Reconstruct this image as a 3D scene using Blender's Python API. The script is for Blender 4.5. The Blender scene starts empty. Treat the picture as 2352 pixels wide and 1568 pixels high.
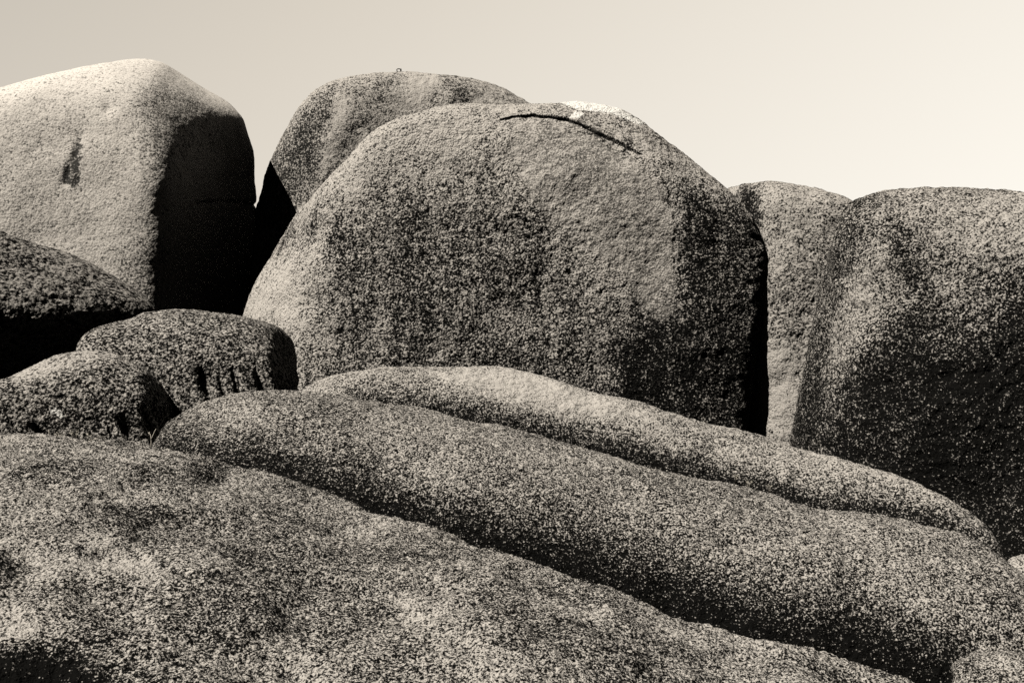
import bpy, math, random
import numpy as np

S = bpy.context.scene
# ------------------------------------------------------------------ camera, sky, sun, exposure
F = 2613.0                       # focal length in units of the 2352 px wide picture (40 mm on 36 mm)
CX, CY = 1176.0, 784.0
CAM = np.array([0.0, 0.0, 4.2])
cam_d = bpy.data.cameras.new("camera")
cam_d.sensor_width = 36.0
cam_d.lens = F / 2352.0 * 36.0
cam_d.clip_start = 0.05
cam_d.clip_end = 3000
cam = bpy.data.objects.new("camera", cam_d)
S.collection.objects.link(cam)
cam.location = CAM
cam.rotation_euler = (math.radians(90), 0, 0)
S.camera = cam

SUN = np.array([-0.50, -0.22, 0.80])
SUN = SUN / np.linalg.norm(SUN)
SUN_EL = math.asin(SUN[2])
SUN_AZ = math.atan2(SUN[0], SUN[1])          # clockwise from +Y

world = bpy.data.worlds.new("World")
S.world = world
world.use_nodes = True
wn = world.node_tree.nodes
wl = world.node_tree.links
for n in list(wn):
    wn.remove(n)
def N(tree, t, **kw):
    n = tree.nodes.new(t)
    for k, v in kw.items():
        setattr(n, k, v)
    return n
def M(tree, op, a, b=None, c=None, clamp=False):
    n = tree.nodes.new('ShaderNodeMath')
    n.operation = op
    n.use_clamp = clamp
    for i, v in enumerate((a, b, c)):
        if v is None:
            continue
        if isinstance(v, (int, float)):
            n.inputs[i].default_value = v
        else:
            tree.links.new(v, n.inputs[i])
    return n.outputs[0]
T = world.node_tree
sky = N(T, 'ShaderNodeTexSky', sky_type='NISHITA', sun_disc=False)
sky.sun_elevation = SUN_EL
sky.sun_rotation = SUN_AZ
sky.air_density = 1.0
sky.dust_density = 1.5
bw = N(T, 'ShaderNodeRGBToBW')
T.links.new(sky.outputs[0], bw.inputs[0])
tc = N(T, 'ShaderNodeTexCoord')
sep = N(T, 'ShaderNodeSeparateXYZ')
T.links.new(tc.outputs['Generated'], sep.inputs[0])
# sky pale over the rocks' horizon to the right, darkened overhead and behind the viewer to cut fill
el = M(T, 'MAXIMUM', sep.outputs['Z'], 0.0)
right = sep.outputs['X']
fwd = sep.outputs['Y']
mr = N(T, 'ShaderNodeMapRange', interpolation_type='SMOOTHSTEP')
mr.inputs['From Min'].default_value = 0.30
mr.inputs['From Max'].default_value = 0.62
mr.inputs['To Min'].default_value = 1.0
mr.inputs['To Max'].default_value = 0.05
T.links.new(el, mr.inputs[0])
mf = N(T, 'ShaderNodeMapRange', interpolation_type='SMOOTHSTEP')
mf.inputs['From Min'].default_value = 0.2
mf.inputs['From Max'].default_value = 0.80
mf.inputs['To Min'].default_value = 0.012
mf.inputs['To Max'].default_value = 1.0
T.links.new(fwd, mf.inputs[0])
SKY_B = 0.725
lin = M(T, 'ADD', M(T, 'MULTIPLY', right, 0.33), SKY_B)
lin = M(T, 'SUBTRACT', lin, M(T, 'MULTIPLY', el, 0.45))
lin = M(T, 'MULTIPLY', M(T, 'MULTIPLY', lin, mr.outputs[0]), mf.outputs[0])
lin = M(T, 'ADD', lin, M(T, 'MULTIPLY', bw.outputs[0], 0.0008))
warm = N(T, 'ShaderNodeMapRange')
warm.inputs['From Min'].default_value = 0.55
warm.inputs['From Max'].default_value = 0.85
T.links.new(lin, warm.inputs[0])
tc2 = N(T, 'ShaderNodeMix', data_type='RGBA')
tc2.inputs['A'].default_value = (1.09, 1.0, 0.865, 1)
tc2.inputs['B'].default_value = (1.04, 1.0, 0.915, 1)
T.links.new(warm.outputs[0], tc2.inputs['Factor'])
tint = N(T, 'ShaderNodeVectorMath', operation='SCALE')
T.links.new(tc2.outputs['Result'], tint.inputs[0])
T.links.new(lin, tint.inputs['Scale'])
bg = N(T, 'ShaderNodeBackground')
T.links.new(tint.outputs[0], bg.inputs[0])
bg.inputs[1].default_value = 1.0
wo = N(T, 'ShaderNodeOutputWorld')
T.links.new(bg.outputs[0], wo.inputs[0])

sun_d = bpy.data.lights.new("sun", 'SUN')
sun_d.energy = 5.0
sun_d.angle = math.radians(0.5)
sun_d.color = (1.0, 0.935, 0.83)
sun = bpy.data.objects.new("sun", sun_d)
S.collection.objects.link(sun)
sun.location = (0, 0, 30)
from mathutils import Vector
sun.rotation_euler = Vector(SUN).to_track_quat('Z', 'Y').to_euler()

S.view_settings.view_transform = 'Standard'
S.view_settings.look = 'None'
S.view_settings.gamma = 1.0
S.view_settings.exposure = 0.22
S.cycles.max_bounces = 1
S.cycles.diffuse_bounces = 0
S.cycles.use_denoising = False

# ------------------------------------------------------------------ numpy noise
rng = np.random.default_rng(7)
PERM = rng.permutation(4096).astype(np.int64)
GR = rng.normal(size=(4096, 3)); GR /= np.linalg.norm(GR, axis=1)[:, None]
GR = GR.astype(np.float32)
def perlin(p):
    p = p.astype(np.float32)
    i = np.floor(p).astype(np.int64)
    f = (p - i).astype(np.float32)
    u = f * f * f * (f * (f * 6 - 15) + 10)
    out = np.zeros(len(p), np.float32)
    for dx in (0, 1):
        wx = u[:, 0] if dx else 1 - u[:, 0]
        a = PERM[(i[:, 0] + dx) & 4095]
        for dy in (0, 1):
            wy = u[:, 1] if dy else 1 - u[:, 1]
            b = PERM[(a + i[:, 1] + dy) & 4095]
            for dz in (0, 1):
                wz = u[:, 2] if dz else 1 - u[:, 2]
                g = GR[PERM[(b + i[:, 2] + dz) & 4095]]
                d = g[:, 0] * (f[:, 0] - dx) + g[:, 1] * (f[:, 1] - dy) + g[:, 2] * (f[:, 2] - dz)
                out += wx * wy * wz * d
    return out * 1.6
def perlin_c(p):
    n = len(p); out = np.empty(n, np.float32)
    for s in range(0, n, 150000):
        out[s:s + 150000] = perlin(p[s:s + 150000])
    return out
def fbm(p, freq, octs, seed=0.0, gain=0.5):
    out = 0; a = 1.0
    for k in range(octs):
        out = out + a * perlin_c(p * (freq * 2.0 ** k) + seed * 17.13 + 5.7 * k)
        a *= gain
    return out

def W(px, py, Y):
    return np.array([(px - CX) / F * Y, Y, CAM[2] + (CY - py) / F * Y])
def proj(P):
    y = np.maximum(P[:, 1] - CAM[1], 0.2)
    return CX + P[:, 0] / y * F, CY - (P[:, 2] - CAM[2]) / y * F
def seg_dist(x, y, pts):
    """distance of points to a polyline, and position along it 0..1"""
    best = np.full(len(x), 1e9); tt = np.zeros(len(x)); sd = np.zeros(len(x))
    n = len(pts) - 1
    for k in range(n):
        ax, ay = pts[k]; bx, by = pts[k + 1]
        dx, dy = bx - ax, by - ay
        L2 = dx * dx + dy * dy
        t = np.clip(((x - ax) * dx + (y - ay) * dy) / L2, 0, 1)
        d = np.hypot(x - ax - t * dx, y - ay - t * dy)
        m = d < best
        side = np.sign(dx * (y - ay) - dy * (x - ax))
        best[m] = d[m]; tt[m] = (k + t[m]) / n; sd[m] = side[m]
    return best, tt, sd
def inside(x, y, poly):
    c = np.zeros(len(x), bool); n = len(poly)
    for k in range(n):
        ax, ay = poly[k]; bx, by = poly[(k + 1) % n]
        cond = ((ay > y) != (by > y))
        with np.errstate(divide='ignore', invalid='ignore'):
            xi = (bx - ax) * (y - ay) / (by - ay + 1e-12) + ax
        c ^= cond & (x < xi)
    return c
def soft_poly(x, y, poly, soft):
    d, _, _ = seg_dist(x, y, list(poly) + [poly[0]])
    d = np.where(inside(x, y, poly), d, -d)
    t = np.clip(d / soft * 0.5 + 0.5, 0, 1)
    return t * t * (3 - 2 * t)

def mesh_grid(name, V, nu, nv, wrap_u, mat, base, attrs, cap=False):
    """V: (nu*nv,3) grid, u-major. wrap_u closes the u direction. base = origin of the object"""
    idx = np.arange(nu * nv).reshape(nu, nv)
    a = idx if not wrap_u else np.vstack([idx, idx[:1]])
    q = np.stack([a[:-1, :-1], a[1:, :-1], a[1:, 1:], a[:-1, 1:]], -1).reshape(-1, 4)
    if wrap_u: q = q[:, ::-1].copy()
    me = bpy.data.meshes.new(name)
    Vl = (V - base).astype(np.float32)
    me.vertices.add(len(Vl)); me.vertices.foreach_set('co', Vl.ravel())
    me.loops.add(q.size); me.loops.foreach_set('vertex_index', q.ravel().astype(np.int32))
    me.polygons.add(len(q))
    me.polygons.foreach_set('loop_start', np.arange(0, q.size, 4, dtype=np.int32))
    me.polygons.foreach_set('loop_total', np.full(len(q), 4, np.int32))
    me.polygons.foreach_set('use_smooth', np.ones(len(q), bool))
    me.update(calc_edges=True)
    for k, v in attrs.items():
        at = me.attributes.new(k, 'FLOAT', 'POINT')
        at.data.foreach_set('value', v.astype(np.float32))
    me.materials.append(mat)
    o = bpy.data.objects.new(name, me)
    o.location = base
    S.collection.objects.link(o)
    return o
def tag(o, label, cat, group=None, kind=None):
    if label: o['label'] = label
    if cat: o['category'] = cat
    if group: o['group'] = group
    if kind: o['kind'] = kind
    return o

# ------------------------------------------------------------------ granite
def granite(name, grain=0.02, light=0.50, dark=0.007, thr=0.47, width=0.165, patch=0.10, patch_size=1.5,
            streak=0.0, bump=1.0, speck=0.35, seed=0.0, stretch=(1, 1, 1)):
    m = bpy.data.materials.new(name); m.use_nodes = True
    t = m.node_tree
    for n in list(t.nodes): t.nodes.remove(n)
    out = N(t, 'ShaderNodeOutputMaterial'); b = N(t, 'ShaderNodeBsdfPrincipled')
    t.links.new(b.outputs[0], out.inputs[0])
    b.inputs['Roughness'].default_value = 0.95
    b.inputs['Specular IOR Level'].default_value = 0.03
    tcn = N(t, 'ShaderNodeTexCoord')
    mp = N(t, 'ShaderNodeMapping'); mp.inputs['Location'].default_value = (seed * 3.1, seed * 1.7, seed * 2.3)
    mp.inputs['Scale'].default_value = stretch
    t.links.new(tcn.outputs['Object'], mp.inputs[0])
    P = mp.outputs[0]
    def noise(scale, det, rough=0.5, vec=P, dist=0.0):
        n = N(t, 'ShaderNodeTexNoise'); n.inputs['Scale'].default_value = scale
        n.inputs['Detail'].default_value = det; n.inputs['Roughness'].default_value = rough
        n.inputs['Distortion'].default_value = dist
        t.links.new(vec, n.inputs['Vector']); return n.outputs['Fac']
    g1 = noise(1.0 / (grain * 2.2), 2.5, 0.65)
    g2 = noise(1.0 / (grain * 6.0), 2.0, 0.5, dist=0.4)
    pa = noise(1.0 / patch_size, 4.0, 0.6, dist=0.6)
    vo = N(t, 'ShaderNodeTexVoronoi', feature='F1'); vo.inputs['Scale'].default_value = 1.0 / (grain * 2.0)
    t.links.new(P, vo.inputs['Vector'])
    crys = M(t, 'SUBTRACT', 0.5, vo.outputs['Distance'])
    pb = noise(1.0 / (patch_size * 0.22), 3.0, 0.6, dist=0.8)
    att = N(t, 'ShaderNodeAttribute', attribute_name='stain_shade')      # + = dark growth and painted flank shade, - = clean rock
    att2 = N(t, 'ShaderNodeAttribute', attribute_name='smooth')
    rag = M(t, 'ADD', M(t, 'MULTIPLY', M(t, 'SUBTRACT', g2, 0.5), 1.1), M(t, 'MULTIPLY', M(t, 'SUBTRACT', pb, 0.5), 1.4))
    smv = M(t, 'MULTIPLY', M(t, 'MULTIPLY', M(t, 'SUBTRACT', M(t, 'ADD', att2.outputs['Fac'], M(t, 'MULTIPLY', rag, M(t, 'GREATER_THAN', att2.outputs['Fac'], 0.02))), 0.28), 1.7, clamp=True), 0.62)
    v = M(t, 'SUBTRACT', M(t, 'ADD', M(t, 'MULTIPLY', g1, 0.90), M(t, 'MULTIPLY', g2, 0.28)), 0.09)
    v = M(t, 'ADD', v, M(t, 'MULTIPLY', M(t, 'SUBTRACT', pa, 0.5), patch * 2.2))
    v = M(t, 'ADD', v, M(t, 'MULTIPLY', M(t, 'SUBTRACT', pb, 0.5), patch * 1.1))
    if streak:
        ms = N(t, 'ShaderNodeMapping'); ms.inputs['Scale'].default_value = (1.0, 1.0, 0.13)
        t.links.new(P, ms.inputs[0])
        st = noise(2.3, 3.0, 0.6, vec=ms.outputs[0], dist=0.3)
        v = M(t, 'ADD', v, M(t, 'MULTIPLY', M(t, 'SUBTRACT', st, 0.5), streak * 2.0))
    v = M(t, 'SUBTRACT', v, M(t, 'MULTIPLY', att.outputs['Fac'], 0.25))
    mrn = N(t, 'ShaderNodeMapRange', interpolation_type='SMOOTHSTEP')
    mrn.inputs['From Min'].default_value = thr - width / 2
    mrn.inputs['From Max'].default_value = thr + width / 2
    t.links.new(v, mrn.inputs[0])
    fac = mrn.outputs[0]
    # quartz crystals that stay pale on the darkened rock
    sp = N(t, 'ShaderNodeTexVoronoi', feature='F1'); sp.inputs['Scale'].default_value = 1.0 / (grain * 2.6)
    t.links.new(P, sp.inputs['Vector'])
    sc = N(t, 'ShaderNodeSeparateColor'); t.links.new(sp.outputs['Color'], sc.inputs[0])
    rad = M(t, 'MULTIPLY', M(t, 'SUBTRACT', sc.outputs[0], 1.0 - speck), 0.9)
    spot = M(t, 'MULTIPLY', M(t, 'SUBTRACT', rad, M(t, 'MULTIPLY', sp.outputs['Distance'], 0.8)), 9.0, clamp=True)
    spot = M(t, 'MULTIPLY', spot, M(t, 'ADD', 0.25, M(t, 'MULTIPLY', sc.outputs[1], 0.75)))
    fac = M(t, 'MAXIMUM', fac, spot)
    # clean smooth rock: less contrast
    fac = M(t, 'ADD', M(t, 'MULTIPLY', fac, M(t, 'SUBTRACT', 1.0, smv)),
            M(t, 'MULTIPLY', M(t, 'ADD', 0.62, M(t, 'MULTIPLY', fac, 0.30)), smv))
    wh = N(t, 'ShaderNodeAttribute', attribute_name='white')
    mix = N(t, 'ShaderNodeMix', data_type='RGBA')
    mix.inputs['A'].default_value = (dark * 1.02, dark, dark * 0.95, 1)
    mix.inputs['B'].default_value = (light * 1.0, light * 0.95, light * 0.89, 1)
    t.links.new(fac, mix.inputs['Factor'])
    mx2 = N(t, 'ShaderNodeMix', data_type='RGBA'); mx2.inputs['B'].default_value = (0.80, 0.79, 0.76, 1)
    t.links.new(mix.outputs['Result'], mx2.inputs['A'])
    wf = M(t, 'MULTIPLY', M(t, 'SUBTRACT', M(t, 'ADD', wh.outputs['Fac'], M(t, 'MULTIPLY', g1, 0.8)), 0.85), 6.0, clamp=True)
    t.links.new(wf, mx2.inputs['Factor'])
    t.links.new(mx2.outputs['Result'], b.inputs['Base Color'])
    bp = N(t, 'ShaderNodeBump'); bp.inputs['Strength'].default_value = 1.0
    bp.inputs['Distance'].default_value = grain * 1.0 * bump
    h = M(t, 'ADD', M(t, 'MULTIPLY', g1, 1.3), M(t, 'MULTIPLY', crys, 0.6))
    h = M(t, 'ADD', h, M(t, 'MULTIPLY', g2, 1.2))
    h = M(t, 'MULTIPLY', h, M(t, 'SUBTRACT', 1.0, M(t, 'MULTIPLY', smv, 0.45)))
    t.links.new(h, bp.inputs['Height'])
    t.links.new(bp.outputs[0], b.inputs['Normal'])
    return m

# ------------------------------------------------------------------ a rounded boulder
def unit(v):
    v = np.array(v, float); return v / np.linalg.norm(v)
def fib_dirs(nu, nv, dense, focus=None):
    """sphere grid, poles on an axis pointing up and back, columns crowded on the viewer's side"""
    ax = unit((0.0, 0.75, 0.66)); e1 = np.array([1.0, 0, 0]); e2 = np.cross(ax, e1)
    if e2[1] > 0: e2 = -e2                       # e2 points at the viewer
    s = np.linspace(-1, 1, nu, endpoint=False)
    lam = math.pi * (s * (1 - dense) + dense * s ** 3)   # 0 = viewer
    th = np.linspace(0.004, math.pi - 0.004, nv)
    if focus:
        tt = np.linspace(0.004, math.pi - 0.004, 4000)
        w = 1 + focus[2] * np.exp(-((np.degrees(tt) - focus[0]) / focus[1]) ** 2)
        cw = np.cumsum(w); cw = (cw - cw[0]) / (cw[-1] - cw[0])
        th = np.interp(np.linspace(0, 1, nv), cw, tt)
    L, Tt = np.meshgrid(lam, th, indexing='ij')
    d = (np.cos(Tt)[..., None] * ax + np.sin(Tt)[..., None] * (np.cos(L)[..., None] * e2 + np.sin(L)[..., None] * e1))
    return d.reshape(-1, 3)
def boulder(name, label, cpx, cpy, Y, planes, p, sil, mat, nu=700, nv=420, dense=0.45, rough=(0.16, 2.2, 0.02, 0.25),
            seed=1.0, hook=None, attr=None, fit=6, wpow=2.0, group=None, focus=None):
    C = W(cpx, cpy, Y)
    vy = unit(C - CAM); vx = unit(np.cross(vy, (0, 0, 1))); R3 = np.stack([vx, vy, np.cross(vx, vy)])   # the boulder faces the viewer
    nrm = np.array([unit(a[:3]) for a in planes]); hh = np.array([a[3] for a in planes], float)
    sp = np.array(sil, float)
    # target radius per direction (pixels) from the outline
    NB = 144
    ang = (np.arange(NB) + 0.5) / NB * 2 * np.pi - np.pi
    tgt = np.full(NB, 0.0)
    n = len(sp)
    for k in range(n):
        a = sp[k]; b = sp[(k + 1) % n]
        for s_ in np.linspace(0, 1, 60):
            q = a + (b - a) * s_
            dx, dy = q[0] - cpx, cpy - q[1]
            i = int((math.atan2(dy, dx) + math.pi) / (2 * math.pi) * NB) % NB
            tgt[i] = max(tgt[i], math.hypot(dx, dy))
    good = tgt > 0
    tgt = np.interp(ang, ang[good], tgt[good], period=2 * np.pi)
    def base(dirs, kfac):
        r = np.zeros(len(dirs))
        for m_, h_ in zip(nrm, hh):
            r += (np.maximum(dirs @ m_, 0) / h_) ** p
        r = np.maximum(r, 1e-30) ** (-1.0 / p)
        V = dirs * r[:, None]
        lo = fbm(V + seed * 9.1, 1.0 / rough[1], 3, seed) * rough[0]
        V = V + dirs * lo[:, None]
        th = np.arctan2(V[:, 2], V[:, 0])
        k = np.interp(th, ang, kfac, period=2 * np.pi)
        rho = np.hypot(V[:, 0], V[:, 2])
        R = np.interp(th, ang, Rs, period=2 * np.pi)
        w = np.clip(rho / R, 0, 1.15) ** wpow
        kk = 1 + (k - 1) * w
        V = V.copy(); V[:, 0] *= kk; V[:, 2] *= kk
        return V
    Rs = np.full(NB, 1e9)
    cd = fib_dirs(260, 240, 0.0)
    kf = np.ones(NB)
    V = base(cd, kf)
    th = np.arctan2(V[:, 2], V[:, 0]); bi = ((th + np.pi) / (2 * np.pi) * NB).astype(int) % NB
    rr = np.hypot(V[:, 0], V[:, 2]); Rs = np.zeros(NB); np.maximum.at(Rs, bi, rr); Rs[Rs == 0] = Rs.max()
    for it in range(fit):
        V = base(cd, kf) @ R3 + C
        x, y = proj(V)
        dx, dy = x - cpx, cpy - y
        bi = ((np.arctan2(dy, dx) + np.pi) / (2 * np.pi) * NB).astype(int) % NB
        act = np.zeros(NB); np.maximum.at(act, bi, np.hypot(dx, dy))
        act = np.where(act > 0, act, tgt)
        q = tgt / act
        q = np.clip((np.roll(q, 1) + 2 * q + np.roll(q, -1)) / 4, 0.8, 1.25)
        kf = np.clip(kf * q, 0.35, 2.6)
        kf = (np.roll(kf, 1) + 4 * kf + np.roll(kf, -1)) / 6
    dirs = fib_dirs(nu, nv, dense, focus)
    Wp = base(dirs, kf) @ R3 + C
    nd = dirs @ R3
    ph = fbm(Wp, 1.0 / rough[3], 4, seed + 3, 0.62) * rough[2]
    if hook is not None:
        ph = ph + hook(Wp, *proj(Wp))
    Wp = Wp + nd * ph[:, None]
    px, py = proj(Wp)
    A = {'stain_shade': np.zeros(len(Wp)), 'smooth': np.zeros(len(Wp)), 'white': np.zeros(len(Wp))}
    front = (nd[:, 1] < 0.35)
    if attr is not None:
        attr(A, Wp, px, py, front)
    bottom = np.array([C[0], C[1], Wp[:, 2].min()])
    o = mesh_grid(name, Wp, nu, nv, True, mat, bottom, A)
    return tag(o, label, 'boulder', group)

# ------------------------------------------------------------------ a long whaleback slab
def slab(name, label, crest, Wf, Wb, H, mat, ns=700, nt=420, expo=2.0, rough=(0.05, 1.3, 0.012, 0.12), seed=1.0,
         hook=None, attr=None, fitr=None, end=0.6, tlim=(0.25, 0.97), group=None):
    cr = np.array(crest, float)                      # px, py, Y
    pts = np.array([W(*c) for c in cr])
    x0, x1 = pts[0, 0], pts[-1, 0]
    xs = np.linspace(x0, x1, ns)
    def sm(vals, w):
        k = np.hanning(w * 2 + 3); k /= k.sum()
        pad = np.concatenate([np.full(w + 1, vals[0]), vals, np.full(w + 1, vals[-1])])
        return np.convolve(pad, k, 'valid')
    yc = sm(np.interp(xs, pts[:, 0], pts[:, 1]), ns // 24)
    zc = sm(np.interp(xs, pts[:, 0], pts[:, 2]), ns // 60)
    tz = CY - (zc - CAM[2]) / yc * F                 # wanted outline row per column
    tx = CX + xs / yc * F
    # cross angle -: behind, +: in front
    al = np.concatenate([np.linspace(-tlim[0] * 2, 0, nt // 5, endpoint=False), np.linspace(0, tlim[1] * 1.0, nt - nt // 5)]) * math.pi / 2
    al = np.clip(al, -math.pi / 2, math.pi / 2)
    # ends close down like a nose
    u = np.clip((xs - x0) / end, 0, 1); v = np.clip((x1 - xs) / end, 0, 1)
    e = np.sqrt(np.clip(1 - (1 - np.minimum(u, v)) ** 2, 0.0025, 1))
    def surf(zcc):
        sgn = np.sign(np.sin(al)); sa = np.abs(np.sin(al)) ** (2 / expo); ca = np.abs(np.cos(al)) ** (2 / expo)
        wf = np.interp(xs, pts[:, 0], np.broadcast_to(Wf, len(pts)).astype(float)) if np.ndim(Wf) else np.full(ns, float(Wf))
        off = np.where(sgn[None, :] > 0, -wf[:, None] * sa[None, :], Wb * sa[None, :]) * (0.35 + 0.65 * e[:, None])
        yy = yc[:, None] + off
        zz = zcc[:, None] - H * (1 - ca[None, :])
        xx = np.broadcast_to(xs[:, None], yy.shape)
        P = np.stack([xx, yy, zz], -1).reshape(-1, 3).copy()
        P[:, 2] += fbm(P * np.array([1, 1.2, 1.0]) + seed * 7.7, 1.0 / rough[1], 3, seed) * rough[0]
        return P
    zz = zc.copy()
    for it in range(6):
        P = surf(zz)
        px, py = proj(P)
        top = np.full(ns, 1e9)
        bi = np.clip(np.round(np.interp(px, tx, np.arange(ns))).astype(int), 0, ns - 1)
        np.minimum.at(top, bi, py)
        bad = top > 1e8
        if bad.any(): top[bad] = np.interp(np.flatnonzero(bad), np.flatnonzero(~bad), top[~bad])
        dz = sm((top - tz) / F * yc, ns // 80)
        zz = zz + np.clip(dz, -0.3, 0.3)
    P = surf(zz)
    # numeric normals of the grid
    G = P.reshape(ns, nt, 3)
    gu = np.gradient(G, axis=0); gv = np.gradient(G, axis=1)
    nn = np.cross(gu.reshape(-1, 3), gv.reshape(-1, 3)); nn /= np.linalg.norm(nn, axis=1)[:, None] + 1e-12
    if nn[:, 2].mean() < 0: nn = -nn
    ph = fbm(P, 1.0 / rough[3], 4, seed + 3, 0.62) * rough[2]
    if hook is not None:
        ph = ph + hook(P, *proj(P))
    P = P + nn * ph[:, None]
    px, py = proj(P)
    A = {'stain_shade': np.zeros(len(P)), 'smooth': np.zeros(len(P)), 'white': np.zeros(len(P))}
    if attr is not None:
        attr(A, P, px, py, np.ones(len(P), bool))
    # close the body: sides run down into the ground
    G = P.reshape(ns, nt, 3)
    ZB = -0.6
    b0 = G[:, :1].copy(); b0[..., 2] = ZB; b0[..., 1] += 0.25
    b1 = G[:, -1:].copy(); b1[..., 2] = ZB; b1[..., 1] -= 0.1
    G = np.concatenate([b0, G, b1], 1)
    e0 = G[:1].copy(); e0[..., 2] = ZB; e0[..., 0] -= 0.05
    e1 = G[-1:].copy(); e1[..., 2] = ZB; e1[..., 0] += 0.05
    G = np.concatenate([e0, G, e1], 0)
    for k in A:
        A[k] = np.pad(A[k].reshape(ns, nt), 1, mode='edge').ravel()
    base = np.array([(x0 + x1) / 2, yc.mean(), ZB])
    o = mesh_grid(name, G.reshape(-1, 3), ns + 2, nt + 2, False, mat, base, A)
    return tag(o, label, 'boulder', group)

GRP = 'weathered granite boulders heaped against the sky'

# ------------------------------------------------------------------ ground
gm = granite('gravelly_ground', grain=0.03, light=0.30, patch=0.12, seed=4)
gx, gy = np.meshgrid(np.concatenate([np.linspace(-900, -40, 20), np.linspace(-38, 38, 120), np.linspace(40, 900, 20)]),
                     np.concatenate([np.linspace(-900, -20, 20), np.linspace(-18, 60, 120), np.linspace(62, 900, 20)]), indexing='ij')
gp = np.stack([gx, gy, 0 * gx], -1).reshape(-1, 3)
gp[:, 2] = fbm(gp, 0.12, 4, 2) * 0.35
g = mesh_grid('ground', gp, gx.shape[0], gx.shape[1], False, gm, np.zeros(3),
              {k: np.zeros(len(gp)) for k in ('stain_shade', 'smooth', 'white')})
g['kind'] = 'structure'

# ------------------------------------------------------------------ the pale boulder at far left
m_pale = granite('pale_granite', grain=0.020, light=0.74, dark=0.06, thr=0.395, width=0.24, patch=0.04, patch_size=1.6, bump=0.4, speck=0.2, seed=1)
def pale_attr(A, P, px, py, fr):
    # thin dark water stain, softly darker patches at lower and upper right
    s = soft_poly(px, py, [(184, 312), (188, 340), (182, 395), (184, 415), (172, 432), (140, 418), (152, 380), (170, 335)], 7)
    A['stain_shade'] += 0.85 * s * fr
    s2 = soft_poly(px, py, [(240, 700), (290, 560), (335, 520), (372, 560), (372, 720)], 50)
    A['stain_shade'] += 0.45 * s2 * fr
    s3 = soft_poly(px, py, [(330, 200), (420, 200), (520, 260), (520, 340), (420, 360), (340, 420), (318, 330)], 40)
    A['stain_shade'] += 0.30 * s3 * fr
def pale_hook(P, px, py):
    h = -0.05 * np.exp(-((px - 248) ** 2 + (py - 250) ** 2) / 200.0)
    d, t, sd = seg_dist(px, py, [(186, 312), (150, 418)])
    h -= 0.02 * np.exp(-(d / 10.0) ** 2)
    d, t, sd = seg_dist(px, py, [(455, 468), (520, 462), (585, 470)])
    return h - 0.10 * np.exp(-(d / 4.0) ** 2)
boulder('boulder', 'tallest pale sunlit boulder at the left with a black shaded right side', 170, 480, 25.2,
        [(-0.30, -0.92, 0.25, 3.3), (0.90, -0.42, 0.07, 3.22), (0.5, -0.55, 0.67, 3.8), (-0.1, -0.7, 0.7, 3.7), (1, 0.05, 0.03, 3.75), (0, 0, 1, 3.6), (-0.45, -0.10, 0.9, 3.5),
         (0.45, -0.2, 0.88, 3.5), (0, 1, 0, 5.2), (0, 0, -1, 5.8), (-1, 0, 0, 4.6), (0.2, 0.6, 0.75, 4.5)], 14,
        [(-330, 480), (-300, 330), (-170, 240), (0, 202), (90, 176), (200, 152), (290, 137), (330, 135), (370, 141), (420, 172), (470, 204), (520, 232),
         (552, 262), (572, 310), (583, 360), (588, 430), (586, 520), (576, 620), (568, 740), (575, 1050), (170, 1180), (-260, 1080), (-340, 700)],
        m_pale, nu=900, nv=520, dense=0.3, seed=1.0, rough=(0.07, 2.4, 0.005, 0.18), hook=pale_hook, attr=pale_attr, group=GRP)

# ------------------------------------------------------------------ boulder behind, with the iron ring
m_back = granite('streaked_granite', grain=0.018, light=0.50, dark=0.02, thr=0.46, width=0.165, patch=0.07, streak=0.10, bump=0.7, speck=0.3, seed=2)
def back_attr(A, P, px, py, fr):
    A['stain_shade'] += 0.35 * fr * soft_poly(px, py, [(580, 560), (620, 350), (690, 235), (760, 190), (790, 260), (760, 380), (700, 480)], 40)
    A['stain_shade'] -= 0.45 * fr * soft_poly(px, py, [(745, 300), (780, 210), (800, 260), (775, 350), (745, 400), (735, 360)], 16)
    A['stain_shade'] -= 0.45 * fr * soft_poly(px, py, [(950, 170), (1010, 176), (960, 250), (850, 300), (820, 400), (790, 400), (830, 290)], 18)
    A['stain_shade'] += 0.45 * fr * soft_poly(px, py, [(800, 300), (880, 230), (940, 220), (900, 290), (850, 320)], 25)
    A['stain_shade'] += 0.40 * fr * soft_poly(px, py, [(1010, 178), (1060, 190), (1090, 240), (1060, 236)], 14)
    A['smooth'] += 0.5 * fr * soft_poly(px, py, [(1080, 180), (1160, 200), (1215, 240), (1070, 240)], 25)
boulder('boulder', 'grey boulder behind the cracked one, a small iron ring on its top', 950, 520, 29.9,
        [(-0.35, -0.92, 0.15, 3.7), (0, -1, 0.28, 3.7), (0.2, -0.85, 0.5, 3.7), (0, 0, 1, 3.75), (1, 0, 0.3, 4.6), (-1, 0, 0, 4.2), (0, 1, 0, 3), (0, 0, -1, 6),
         (0.55, 0, 0.85, 4.0), (-0.6, 0, 0.8, 3.9)], 10,
        [(560, 540), (588, 480), (597, 455), (612, 390), (630, 350), (655, 300), (690, 240), (725, 205), (770, 183), (830, 172), (880, 166), (960, 166), (1010, 172), (1060, 176),
         (1110, 186), (1160, 204), (1215, 236), (1290, 290), (1380, 420), (1400, 600), (1300, 900), (950, 1000), (620, 900), (550, 700)],
        m_back, nu=700, nv=420, seed=2.0, attr=back_attr, rough=(0.10, 1.8, 0.016, 0.18), group=GRP)

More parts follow.
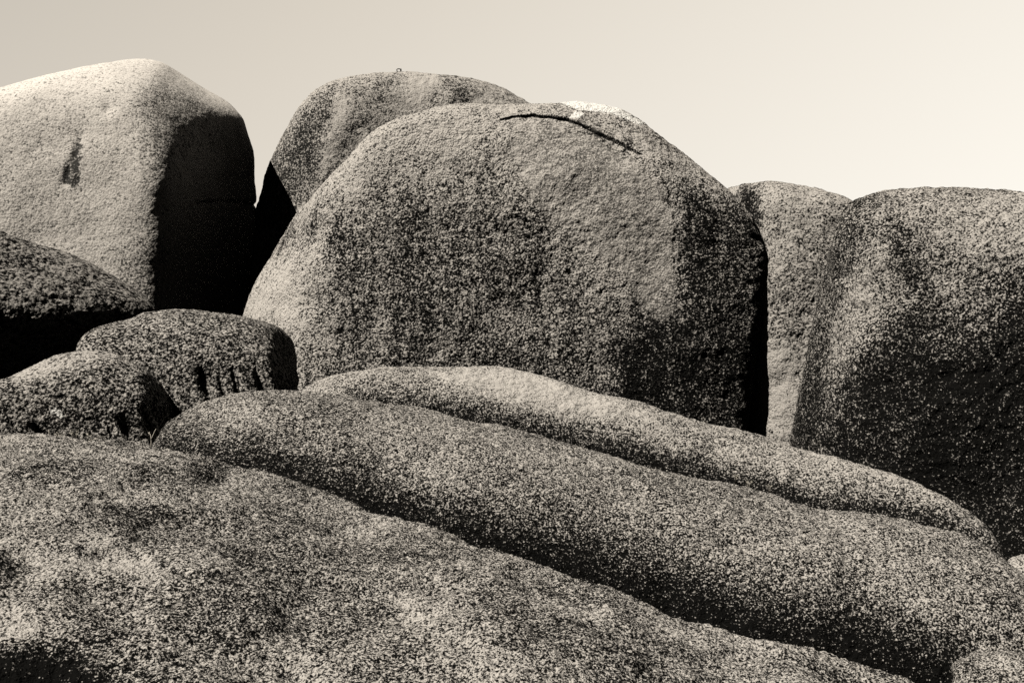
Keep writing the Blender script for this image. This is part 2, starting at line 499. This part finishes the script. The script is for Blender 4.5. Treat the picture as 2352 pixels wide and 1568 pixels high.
# ------------------------------------------------------------------ the great cracked boulder in the middle
m_main = granite('speckled_granite', grain=0.017, light=0.52, dark=0.007, thr=0.475, width=0.165, patch=0.06, patch_size=1.8, streak=0.13, bump=1.2, speck=0.35, seed=3)
EDGE = -1.0
CRACK = [(1150, 276), (1180, 270), (1225, 266), (1262, 269), (1300, 276), (1335, 288), (1368, 301), (1400, 318), (1432, 331), (1455, 346), (1470, 354)]
def main_attr(A, P, px, py, fr):
    A['smooth'] += 0.85 * fr * soft_poly(px, py, [(1180, 262), (1300, 280), (1400, 325), (1520, 420), (1548, 520), (1552, 640), (1556, 720), (1500, 740), (1440, 640), (1330, 560), (1230, 480), (1190, 400), (1160, 330)], 26)
    A['smooth'] += 0.6 * fr * soft_poly(px, py, [(1200, 236), (1500, 290), (1650, 420), (1600, 420), (1470, 345), (1300, 270)], 25)
    A['smooth'] = np.clip(A['smooth'], 0, 1)
    A['stain_shade'] += 0.42 * fr * soft_poly(px, py, [(1555, 430), (1760, 500), (1780, 1100), (1500, 1100), (1400, 800), (1560, 700)], 34)
    A['stain_shade'] += 0.24 * fr * soft_poly(px, py, [(640, 520), (900, 420), (1200, 560), (1350, 650), (1600, 850), (1600, 1100), (600, 1000)], 110)  # lower half darkened in the colour, deepening the shade there
    A['stain_shade'] -= 0.25 * fr * soft_poly(px, py, [(700, 470), (860, 290), (1050, 240), (1230, 250), (1180, 380), (900, 380), (760, 480)], 60)
    A['stain_shade'] -= 0.45 * fr * soft_poly(px, py, [(560, 700), (620, 610), (720, 560), (700, 760), (640, 740)], 40)
    wob = perlin_c(np.stack([px / 30, py / 30, 0 * px], 1)) * 2.5
    d, t_, sd = seg_dist(px, py + wob, CRACK)
    ck = np.exp(-(d / 1.8) ** 2) * fr
    A['stain_shade'] += 3.0 * ck; A['smooth'] *= 1 - ck
    A['white'] += fr * 0.8 * soft_poly(px, py, [(1270, 233), (1310, 222), (1400, 232), (1490, 284), (1470, 290), (1400, 262), (1330, 256)], 12)
    A['white'] += fr * 1.1 * soft_poly(px, py, [(1306, 270), (1322, 258), (1340, 262), (1330, 272)], 6)
def main_hook(P, px, py):
    wob = perlin_c(np.stack([px / 30, py / 30, 0 * px], 1)) * 2.5
    d, t, sd = seg_dist(px, py + wob, CRACK)
    w = 2.0 * np.clip(np.sin(np.pi * np.clip(t, 0.02, 0.98)) * 1.6, 0.25, 1.0)
    h = -0.12 * np.exp(-(d / w) ** 2) + 0.022 * np.tanh(6 * perlin_c(P / 1.3 + 41))
    de, te, se = seg_dist(px + wob * 1.5, py, [(1478, 352), (1512, 400), (1534, 450), (1546, 520), (1550, 600), (1556, 660), (1560, 720)])
    h += 0.014 * np.clip(-se * de / 4.0, -1, 1) * np.exp(-(de / 45.0) ** 2) * np.clip(te * 5, 0, 1) * np.clip((1 - te) * 5, 0, 1) * EDGE
    above = (sd < 0)
    lip = 0.03 * np.exp(-(d / 30.0) ** 2) * above * np.clip(np.sin(np.pi * t) * 1.8, 0, 1)
    return h + lip * (P[:, 1] < 30)
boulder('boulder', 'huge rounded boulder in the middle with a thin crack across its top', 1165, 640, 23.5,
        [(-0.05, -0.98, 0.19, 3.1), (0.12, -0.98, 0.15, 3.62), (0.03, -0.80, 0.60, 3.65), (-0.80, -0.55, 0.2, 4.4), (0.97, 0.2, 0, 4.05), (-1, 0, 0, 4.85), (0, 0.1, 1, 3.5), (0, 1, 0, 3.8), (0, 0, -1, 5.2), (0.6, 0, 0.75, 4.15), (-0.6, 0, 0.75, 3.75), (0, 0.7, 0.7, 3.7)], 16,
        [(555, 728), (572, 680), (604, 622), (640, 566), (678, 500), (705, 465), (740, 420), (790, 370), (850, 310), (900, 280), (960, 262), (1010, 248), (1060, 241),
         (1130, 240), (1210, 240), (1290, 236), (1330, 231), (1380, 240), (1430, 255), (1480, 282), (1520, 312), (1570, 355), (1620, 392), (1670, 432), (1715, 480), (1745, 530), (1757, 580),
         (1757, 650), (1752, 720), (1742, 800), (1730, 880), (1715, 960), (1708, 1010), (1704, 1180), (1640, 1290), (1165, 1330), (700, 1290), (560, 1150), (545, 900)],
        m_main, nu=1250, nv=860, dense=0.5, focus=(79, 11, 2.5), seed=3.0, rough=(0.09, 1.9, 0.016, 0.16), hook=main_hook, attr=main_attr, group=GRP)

# ------------------------------------------------------------------ narrow boulder seen between the two big ones
m_mid = granite('mottled_granite', grain=0.017, light=0.44, dark=0.007, thr=0.47, width=0.165, patch=0.08, patch_size=0.9, streak=0.10, bump=0.8, seed=5)
def gap_attr(A, P, px, py, fr):
    A['stain_shade'] -= 0.3 * fr * soft_poly(px, py, [(1745, 800), (1850, 780), (1830, 1000), (1735, 960)], 50)
    A['stain_shade'] += 0.6 * fr * soft_poly(px, py, [(1700, 420), (1735, 440), (1745, 520), (1700, 480)], 20)
boulder('boulder', 'narrow pale boulder wedged between the cracked boulder and the dark right one', 1830, 720, 22.3,
        [(0, -1, 0.12, 2.0), (-0.85, -0.53, 0.05, 1.55), (0.6, -0.8, 0.1, 2.6), (0, -0.6, 0.8, 3.1), (0, 0, 1, 2.9), (1, 0, 0, 2.6), (-1, 0, 0, 2.4), (0, 1, 0, 3), (0, 0, -1, 6)], 10,
        [(1600, 700), (1620, 500), (1660, 436), (1700, 425), (1730, 421), (1775, 416), (1830, 424), (1880, 434), (1925, 446), (1960, 462), (2010, 500), (2060, 600), (2080, 900), (1950, 1300), (1700, 1300), (1600, 1000)],
        m_mid, nu=600, nv=420, seed=5.0, rough=(0.10, 1.4, 0.018, 0.18), attr=gap_attr, group=GRP)

# ------------------------------------------------------------------ the dark boulder on the right
m_dark = granite('dark_lichened_granite', grain=0.0145, light=0.44, dark=0.006, thr=0.512, width=0.165, patch=0.09, patch_size=1.1, bump=0.9, speck=0.32, seed=6)
def dark_attr(A, P, px, py, fr):
    A['stain_shade'] += 0.62 * fr * soft_poly(px, py, [(1950, 800), (2200, 740), (2500, 700), (3000, 700), (3000, 1500), (1900, 1500), (1880, 1000)], 150)  # lower part darkened: dark growth plus shade put into the colour
    A['stain_shade'] -= 0.2 * fr * soft_poly(px, py, [(2060, 450), (2500, 440), (2500, 570), (2300, 590), (2150, 560)], 60)
    A['stain_shade'] -= 0.2 * fr * soft_poly(px, py, [(1960, 640), (2010, 620), (2060, 720), (2000, 830), (1900, 900), (1920, 780)], 50)
    A['stain_shade'] += 0.22 * fr * soft_poly(px, py, [(1800, 1060), (1850, 800), (1900, 560), (1950, 450), (2020, 440), (1990, 560), (1930, 700), (1890, 850), (1870, 1060)], 22)  # left face darkened to part it from the narrow boulder
    A['stain_shade'] += 0.25 * fr * soft_poly(px, py, [(2040, 450), (2080, 520), (2150, 700), (2120, 720), (2040, 560)], 25)
boulder('boulder', 'large dark speckled boulder filling the right edge', 2230, 800, 19.5,
        [(-0.05, -0.98, 0.16, 2.5), (-0.80, -0.58, 0.10, 2.85), (0, -0.78, 0.62, 2.75), (0, 0, 1, 2.55), (1, 0, 0, 4.0), (-1, 0, 0, 3.0), (0, 1, 0, 3), (0, 0, -1, 4.5),
         (-0.7, 0, 0.7, 2.85), ], 10,
        [(1812, 1020), (1830, 930), (1848, 840), (1868, 740), (1892, 630), (1915, 540), (1935, 490), (1958, 462), (2000, 446), (2050, 435), (2110, 432), (2200, 431), (2290, 436), (2352, 441),
         (2480, 455), (2620, 500), (2740, 620), (2790, 900), (2700, 1300), (2230, 1500), (1900, 1350)],
        m_dark, nu=1000, nv=600, seed=6.0, dense=0.4, rough=(0.10, 1.5, 0.024, 0.18), attr=dark_attr, group=GRP)

# ------------------------------------------------------------------ low boulder with the black overhang, left
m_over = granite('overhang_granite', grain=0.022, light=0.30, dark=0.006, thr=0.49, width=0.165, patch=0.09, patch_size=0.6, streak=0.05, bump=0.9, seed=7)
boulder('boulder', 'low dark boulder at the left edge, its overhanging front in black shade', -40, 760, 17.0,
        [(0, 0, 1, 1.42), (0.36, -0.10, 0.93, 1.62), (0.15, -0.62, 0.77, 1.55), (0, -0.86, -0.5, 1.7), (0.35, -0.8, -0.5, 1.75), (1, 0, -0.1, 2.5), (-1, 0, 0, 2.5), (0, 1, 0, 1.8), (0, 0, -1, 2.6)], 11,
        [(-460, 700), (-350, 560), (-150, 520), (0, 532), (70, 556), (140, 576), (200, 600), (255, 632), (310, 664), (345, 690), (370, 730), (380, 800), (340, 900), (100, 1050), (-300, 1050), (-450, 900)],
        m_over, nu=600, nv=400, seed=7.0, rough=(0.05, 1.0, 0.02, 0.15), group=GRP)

# ------------------------------------------------------------------ two small fluted boulders, lower left
m_flute = granite('fluted_granite', grain=0.012, light=0.46, dark=0.005, thr=0.525, width=0.165, patch=0.08, patch_size=0.5, bump=1.1, speck=0.4, seed=8)
def flutes(lines, w0, depth):
    def f(P, px, py):
        h = np.zeros(len(px))
        for ln, w in lines:
            d, t, sd = seg_dist(px, py, ln)
            h -= depth * w / 12 * np.exp(-(d / (w0 * w / 12)) ** 2) * np.clip(t * 1.6, 0, 1)
        return h * (P[:, 1] < 60)
    return f
boulder('boulder', 'small squat boulder with fluted right end, in front of the cracked boulder', 440, 860, 13.0,
        [(0, 0, 1, 0.72), (0, -0.62, 0.78, 0.80), (0, -0.95, 0.30, 0.95), (0.95, -0.3, 0.15, 1.2), (-1, 0, 0, 1.35), (0, 1, 0, 1.0), (0, 0, -1, 1.2), (0.6, -0.5, 0.6, 1.12)], 9,
        [(175, 800), (185, 775), (215, 755), (262, 740), (300, 733), (325, 718), (400, 710), (450, 712), (520, 720), (580, 731), (640, 750), (672, 780), (690, 830), (703, 885), (690, 960), (600, 1060), (300, 1060), (170, 900)],
        m_flute, nu=600, nv=420, seed=8.0, rough=(0.03, 0.6, 0.007, 0.07),
        hook=flutes([([(455, 835), (470, 870), (488, 930)], 13), ([(530, 820), (545, 870), (556, 930)], 8), ([(585, 815), (600, 860), (618, 920)], 12), ([(635, 765), (660, 810), (692, 890)], 12), ([(615, 800), (640, 850), (655, 910)], 8), ([(668, 790), (690, 840), (700, 890)], 9), ([(500, 850), (512, 890), (522, 930)], 6)], 13, 0.095), group=GRP)
def fl_attr(A, P, px, py, fr):
    A['white'] += fr * 0.75 * soft_poly(px, py, [(112, 940), (128, 934), (146, 944), (148, 956), (138, 964), (128, 952), (116, 952)], 5)
    A['white'] += fr * 0.45 * soft_poly(px, py, [(190, 895), (215, 898), (222, 912), (200, 910)], 8)
    A['stain_shade'] -= fr * 0.4 * soft_poly(px, py, [(30, 850), (110, 815), (200, 805), (270, 815), (200, 840), (60, 890)], 25)
boulder('boulder', 'small rough boulder with a round white lichen spot, lowest at the left', 170, 940, 11.2,
        [(0, 0, 1, 0.60), (0, -0.6, 0.8, 0.68), (0, -0.94, 0.34, 0.8), (0.9, -0.4, 0.2, 0.95), (-1, 0, 0, 1.1), (0, 1, 0, 0.8), (0, 0, -1, 1.2), (0.4, 0, 0.9, 0.66), (-0.4, 0, 0.9, 0.70)], 9,
        [(-160, 900), (-80, 880), (0, 873), (40, 858), (90, 833), (130, 815), (180, 806), (225, 804), (265, 812), (300, 830), (340, 850), (380, 890), (415, 940), (425, 990), (410, 1060), (170, 1180), (-120, 1100)],
        m_flute, nu=600, nv=420, seed=9.0, rough=(0.03, 0.6, 0.007, 0.06), attr=fl_attr,
        hook=flutes([([(345, 900), (362, 940), (390, 990)], 13), ([(318, 925), (340, 960), (362, 1010)], 11), ([(272, 950), (292, 980), (315, 1015)], 16), ([(60, 970), (80, 990), (105, 1015)], 11), ([(372, 880), (395, 930), (424, 975)], 13), ([(240, 965), (252, 985), (262, 1010)], 6), ([(15, 960), (25, 980), (35, 1010)], 6)], 11, 0.085), group=GRP)

# ------------------------------------------------------------------ long slabs
m_slabC = granite('slab_granite_far', grain=0.0085, light=0.48, dark=0.006, thr=0.49, width=0.165, patch=0.07, patch_size=0.7, bump=0.9, seed=10)
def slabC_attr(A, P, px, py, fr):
    A['stain_shade'] += 0.6 * soft_poly(px, py, [(800, 900), (900, 906), (1000, 925), (1150, 955), (1300, 985), (1450, 1025), (1600, 1060), (1750, 1100), (1900, 1140), (2080, 1165), (2170, 1185), (2400, 1330), (2400, 1500), (700, 1200)], 45)  # flank darkened toward the trough: lichen, plus shade put into the colour
    A['stain_shade'] -= 0.45 * soft_poly(px, py, [(1000, 860), (1200, 850), (1400, 920), (1500, 960), (1300, 950), (1050, 880)], 25)
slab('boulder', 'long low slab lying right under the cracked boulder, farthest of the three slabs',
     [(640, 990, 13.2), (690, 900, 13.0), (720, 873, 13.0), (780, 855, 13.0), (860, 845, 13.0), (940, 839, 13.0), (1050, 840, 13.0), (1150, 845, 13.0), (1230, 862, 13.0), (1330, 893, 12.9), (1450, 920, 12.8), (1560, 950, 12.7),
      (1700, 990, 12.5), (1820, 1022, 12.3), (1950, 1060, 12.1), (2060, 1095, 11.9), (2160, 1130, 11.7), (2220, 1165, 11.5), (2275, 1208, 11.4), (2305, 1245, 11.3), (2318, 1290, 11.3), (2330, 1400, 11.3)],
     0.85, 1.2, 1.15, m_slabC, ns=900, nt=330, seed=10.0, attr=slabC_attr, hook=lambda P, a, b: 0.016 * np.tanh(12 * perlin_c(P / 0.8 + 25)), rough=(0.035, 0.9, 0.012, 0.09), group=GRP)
m_slabB = granite('slab_granite_middle', grain=0.0066, light=0.50, dark=0.005, thr=0.515, width=0.165, patch=0.07, patch_size=0.6, bump=1.4, seed=11)
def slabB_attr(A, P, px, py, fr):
    A['stain_shade'] += 0.85 * soft_poly(px, py, [(380, 1020), (560, 1060), (800, 1110), (1100, 1210), (1400, 1280), (1700, 1390), (2000, 1440), (2200, 1520), (2200, 1700), (1500, 1700), (600, 1300)], 120)  # lower flank darkened: lichen growth and painted shade together
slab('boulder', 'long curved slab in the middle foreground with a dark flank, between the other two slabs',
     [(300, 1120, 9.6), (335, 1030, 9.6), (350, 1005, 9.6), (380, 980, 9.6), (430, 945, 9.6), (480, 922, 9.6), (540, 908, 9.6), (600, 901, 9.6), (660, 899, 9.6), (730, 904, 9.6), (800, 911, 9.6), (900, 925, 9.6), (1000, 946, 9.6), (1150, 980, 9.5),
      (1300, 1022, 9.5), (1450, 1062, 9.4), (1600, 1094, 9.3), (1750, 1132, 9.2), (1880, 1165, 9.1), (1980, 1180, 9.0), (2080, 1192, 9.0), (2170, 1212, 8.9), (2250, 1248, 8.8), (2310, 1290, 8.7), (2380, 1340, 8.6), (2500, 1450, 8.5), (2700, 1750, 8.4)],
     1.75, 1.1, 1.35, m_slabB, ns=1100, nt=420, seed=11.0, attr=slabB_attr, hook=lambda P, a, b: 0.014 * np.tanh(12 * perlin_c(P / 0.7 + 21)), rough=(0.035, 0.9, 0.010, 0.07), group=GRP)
m_slabA = granite('slab_granite_near', grain=0.0052, light=0.50, dark=0.005, thr=0.525, width=0.165, patch=0.12, patch_size=0.5, bump=1.5, seed=12)
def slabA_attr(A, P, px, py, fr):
    A['stain_shade'] += 0.9 * soft_poly(px, py, [(-300, 1480), (60, 1500), (240, 1560), (320, 1700), (-300, 1900)], 60)
    A['stain_shade'] += 0.5 * soft_poly(px, py, [(-200, 1260), (20, 1270), (60, 1310), (0, 1340), (-200, 1330)], 30)
    A['stain_shade'] += 0.35 * soft_poly(px, py, [(240, 1165), (320, 1158), (420, 1180), (380, 1200), (280, 1188)], 18)
    A['stain_shade'] += 0.25 * soft_poly(px, py, [(440, 1075), (520, 1065), (540, 1100), (470, 1120)], 20)
    A['stain_shade'] -= 0.3 * soft_poly(px, py, [(200, 1250), (260, 1240), (380, 1320), (380, 1360), (260, 1310)], 30)
    A['stain_shade'] -= 0.2 * soft_poly(px, py, [(940, 1420), (1060, 1430), (1060, 1470), (960, 1470)], 30)
    A['stain_shade'] -= 0.3 * soft_poly(px, py, [(0, 1380), (60, 1390), (90, 1450), (0, 1480)], 30)
def slabA_hook(P, px, py):
    h = fbm(P, 2.6, 3, 31) * 0.030 + 0.012 * np.tanh(14 * perlin_c(P / 0.5 + 11))
    h -= 0.04 * np.exp(-((px - 320) ** 2 / 9000 + (py - 1170) ** 2 / 500))
    h -= 0.03 * np.exp(-((px - 490) ** 2 / 2500 + (py - 1090) ** 2 / 500))
    return h
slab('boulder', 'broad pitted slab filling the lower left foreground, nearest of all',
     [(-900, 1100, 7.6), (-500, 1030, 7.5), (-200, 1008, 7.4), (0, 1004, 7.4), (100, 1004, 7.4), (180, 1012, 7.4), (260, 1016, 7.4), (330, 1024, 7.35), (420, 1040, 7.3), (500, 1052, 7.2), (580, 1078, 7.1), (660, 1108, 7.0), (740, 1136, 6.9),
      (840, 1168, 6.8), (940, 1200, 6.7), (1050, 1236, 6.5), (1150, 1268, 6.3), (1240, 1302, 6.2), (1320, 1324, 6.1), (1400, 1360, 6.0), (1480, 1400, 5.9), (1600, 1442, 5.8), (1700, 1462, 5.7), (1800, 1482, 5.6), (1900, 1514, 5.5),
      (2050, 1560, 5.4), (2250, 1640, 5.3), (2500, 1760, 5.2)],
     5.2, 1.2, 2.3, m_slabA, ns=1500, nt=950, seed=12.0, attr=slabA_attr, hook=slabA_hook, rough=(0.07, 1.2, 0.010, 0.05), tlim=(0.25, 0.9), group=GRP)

# ------------------------------------------------------------------ two boulders just showing at the right edge
boulder('boulder', 'pale low boulder just showing in the bottom right corner', 2400, 1640, 6.9,
        [(0, 0, 1, 0.36), (0, -0.7, 0.7, 0.40), (0, -1, 0, 0.5), (1, 0, 0, 0.55), (-1, 0, 0, 0.5), (0, 1, 0, 0.5), (0, 0, -1, 1.5)], 8,
        [(2170, 1600), (2190, 1530), (2220, 1503), (2290, 1495), (2352, 1498), (2450, 1510), (2560, 1560), (2600, 1650), (2500, 1900), (2200, 1900)],
        m_slabA, nu=320, nv=260, seed=13.0, rough=(0.02, 0.5, 0.008, 0.05), group=GRP)
boulder('boulder', 'small boulder peeping out at the right edge below the dark boulder', 2440, 1400, 12.5,
        [(0, 0, 1, 0.55), (0, -0.7, 0.7, 0.6), (0, -1, 0, 0.7), (1, 0, 0, 0.9), (-1, 0, 0, 0.6), (0, 1, 0, 0.7), (0, 0, -1, 1.5)], 8,
        [(2290, 1380), (2300, 1310), (2320, 1281), (2352, 1272), (2440, 1262), (2560, 1290), (2600, 1400), (2500, 1700), (2300, 1600)],
        m_slabC, nu=260, nv=200, seed=14.0, rough=(0.03, 0.6, 0.01, 0.08), group=GRP)

# ------------------------------------------------------------------ surface lookup and small things
from mathutils.bvhtree import BVHTree
DG = bpy.context.evaluated_depsgraph_get()
def hit(px, py):
    d = Vector(((px - CX) / F, 1.0, (CY - py) / F)).normalized()
    ok, loc, nor, i, ob, mt = S.ray_cast(DG, Vector(CAM), d)
    return np.array(loc), np.array(nor)
def tube_verts(path, rad, nseg=8, closed=False):
    path = np.array(path, float); n = len(path); rad = np.broadcast_to(rad, n)
    V = []; Fc = []
    for i in range(n):
        a = path[(i - 1) % n] if (closed or i > 0) else path[i]
        b = path[(i + 1) % n] if (closed or i < n - 1) else path[i]
        t = unit(b - a); s1 = np.cross(t, (0.31, 0.9, 0.2)); s1 /= np.linalg.norm(s1); s2 = np.cross(t, s1)
        for k in range(nseg):
            g_ = 2 * math.pi * k / nseg
            V.append(path[i] + rad[i] * (math.cos(g_) * s1 + math.sin(g_) * s2))
    m_ = n if closed else n - 1
    for i in range(m_):
        j = (i + 1) % n
        for k in range(nseg):
            l = (k + 1) % nseg
            Fc.append((i * nseg + k, i * nseg + l, j * nseg + l, j * nseg + k))
    if not closed:
        Fc.append(tuple(range(nseg))[::-1]); Fc.append(tuple((n - 1) * nseg + k for k in range(nseg)))
    return V, Fc
def poly_obj(name, parts, mat, base, parent=None):
    V = []; Fc = []
    for v, f in parts:
        o_ = len(V); V += [tuple(np.array(q) - base) for q in v]; Fc += [tuple(i + o_ for i in q) for q in f]
    me = bpy.data.meshes.new(name); me.from_pydata(V, [], Fc); me.update()
    for p_ in me.polygons: p_.use_smooth = True
    me.materials.append(mat)
    o = bpy.data.objects.new(name, me); S.collection.objects.link(o)
    if parent is not None: o.parent = parent
    else: o.location = base
    return o
def simple(name, col, rough=0.8, metal=0.0, nscale=40.0):
    m = bpy.data.materials.new(name); m.use_nodes = True; t = m.node_tree
    b = t.nodes['Principled BSDF']; b.inputs['Roughness'].default_value = rough; b.inputs['Metallic'].default_value = metal
    n = N(t, 'ShaderNodeTexNoise'); n.inputs['Scale'].default_value = nscale; n.inputs['Detail'].default_value = 3
    cr_ = N(t, 'ShaderNodeMix', data_type='RGBA'); cr_.inputs['A'].default_value = (*[c * 0.6 for c in col], 1); cr_.inputs['B'].default_value = (*col, 1)
    t.links.new(n.outputs['Fac'], cr_.inputs['Factor']); t.links.new(cr_.outputs['Result'], b.inputs['Base Color'])
    return m
# iron ring on the boulder behind
m_iron = simple('rusty_iron', (0.035, 0.030, 0.026), 0.8, 0.0)
loc, nor = None, None
for yy in range(158, 190):
    d = Vector(((915 - CX) / F, 1.0, (CY - yy) / F)).normalized()
    ok, l_, n_, i_, ob_, mt_ = S.ray_cast(DG, Vector(CAM), d)
    if ok:
        loc = np.array(l_); break
px2m = loc[1] / F
root = bpy.data.objects.new('iron_ring', None); S.collection.objects.link(root); root.location = loc + np.array((0, 0, 0.02))
tag(root, 'small dark iron ring standing on the crest of the boulder behind', 'iron ring')
lp = [np.array(((x_) * px2m, 0.02 * k_, (z_) * px2m)) for k_, (x_, z_) in enumerate([(-2.0, -2), (-3.2, 0.5), (-4.3, 2.8), (-3.6, 5.0), (-1.5, 6.3), (1.5, 6.6), (4.6, 6.5)])]
poly_obj('ring_loop', [tube_verts(lp, 0.012)], m_iron, np.zeros(3), root)
poly_obj('ring_pin', [tube_verts([np.array((4.6 * px2m, 0.12, z_ * px2m)) for z_ in (-5, 1, 4, 7.2)], 0.019)], m_iron, np.zeros(3), root)

# dry twig standing in the cleft, and little weeds rooted along the clefts
m_twig = simple('dry_twig_bark', (0.68, 0.63, 0.55), 0.9)
m_weed = simple('dry_weed_leaf', (0.62, 0.59, 0.50), 0.8)
def rnd(a, b): return random.uniform(a, b)
random.seed(5)
def stems(px, py, Y, lines, rad):
    out = []
    B = W(px, py, Y)
    for ln in lines:
        path = [B + np.array((dx / F * Y, 0.01 * k, -dy / F * Y)) for k, (dx, dy) in enumerate(ln)]
        out.append(tube_verts(path, np.linspace(rad, rad * 0.55, len(path)), 6))
    return out, B
YT = 7.62
tw, B = stems(344, 1022, YT, [[(2, 10), (2, -2), (1, -14), (-2, -24), (-8, -28)], [(2, -12), (5, -20), (9, -31), (11, -37)], [(-1, -22), (-2, -30)]], 0.0030)
tag(poly_obj('twig', tw, m_twig, B), 'bare forked twig standing in the dark cleft beside the middle slab', 'twig')
def weed(px, py, Y, n, hgt, spread, leafy, label, stem_px=None):
    B = W(px, py, Y); sc_ = Y / F
    st = []; lf = []
    for k in range(n):
        a = rnd(-1, 1); top = np.array((a * spread * sc_, rnd(-.5, .5) * spread * sc_, hgt * rnd(.5, 1) * sc_))
        mid = top * 0.5 + np.array((rnd(-2, 2) * sc_, 0, 3 * sc_)); bs = np.array((rnd(-2, 2) * sc_, 0, -8 * sc_))
        st.append(tube_verts([B + bs, B + mid, B + top], [0.0030, 0.0025, 0.0016], 5))
        for j in range(leafy):
            q = B + mid + (top - mid) * rnd(0.1, 1.0); l = rnd(3.0, 6.0) * sc_; dd = unit((rnd(-1, 1), rnd(-.8, .3), rnd(-.1, 1))); sd_ = unit(np.cross(dd, (rnd(-.4, .4), 1, rnd(-.3, .3)))) * l * 0.28; up = unit(np.cross(dd, sd_)) * l * 0.08
            lf.append(([q, q + dd * l * .45 + sd_ + up, q + dd * l, q + dd * l * .45 - sd_ + up, q + dd * l * .5 - up], [(0, 1, 4), (1, 2, 4), (2, 3, 4), (3, 0, 4)]))
    root = bpy.data.objects.new('weed', None); S.collection.objects.link(root); root.location = B
    tag(root, label, 'weed', 'small weeds rooted in the clefts')
    poly_obj('stem', st, m_twig, B, root)
    if lf: poly_obj('leaves', lf, m_weed, B, root)
    for c in root.children: c.location = (0, 0, 0)
weed(110, 1004, 7.60, 2, 20, 4, 0, 'single thin dry stem above the near slab, left of the leafy weeds')
weed(136, 1008, 7.62, 4, 18, 14, 3, 'broad leafed weed low in the cleft, left of the two leafy weeds')
weed(172, 1010, 7.62, 6, 26, 12, 3, 'tallest leafy weed in the cleft behind the near slab')
weed(206, 1012, 7.60, 4, 24, 8, 2, 'slender weed with curled tips, beside long fallen straw')
weed(1768 / 1.0, 1128, 9.35, 4, 16, 10, 2, 'tiny dry weed on the crest of the middle slab toward the right')
weed(1692, 1108, 9.45, 6, 22, 12, 3, 'dry tuft in the cleft between middle and far slabs')
weed(1720, 1118, 9.42, 5, 18, 12, 3, 'low spread tuft just right of the dry tuft in the cleft')
tw, B = stems(206, 1012, 7.56, [[(-4, 2), (10, -4), (22, -8), (40, -11)], [(10, -4), (24, -3), (38, 0)]], 0.0022)
tag(poly_obj('straw', tw, m_twig, B), 'long pale straw lying over the near slab crest', 'straw')
print('VERTS', sum(len(o.data.vertices) for o in S.objects if o.type == 'MESH'))
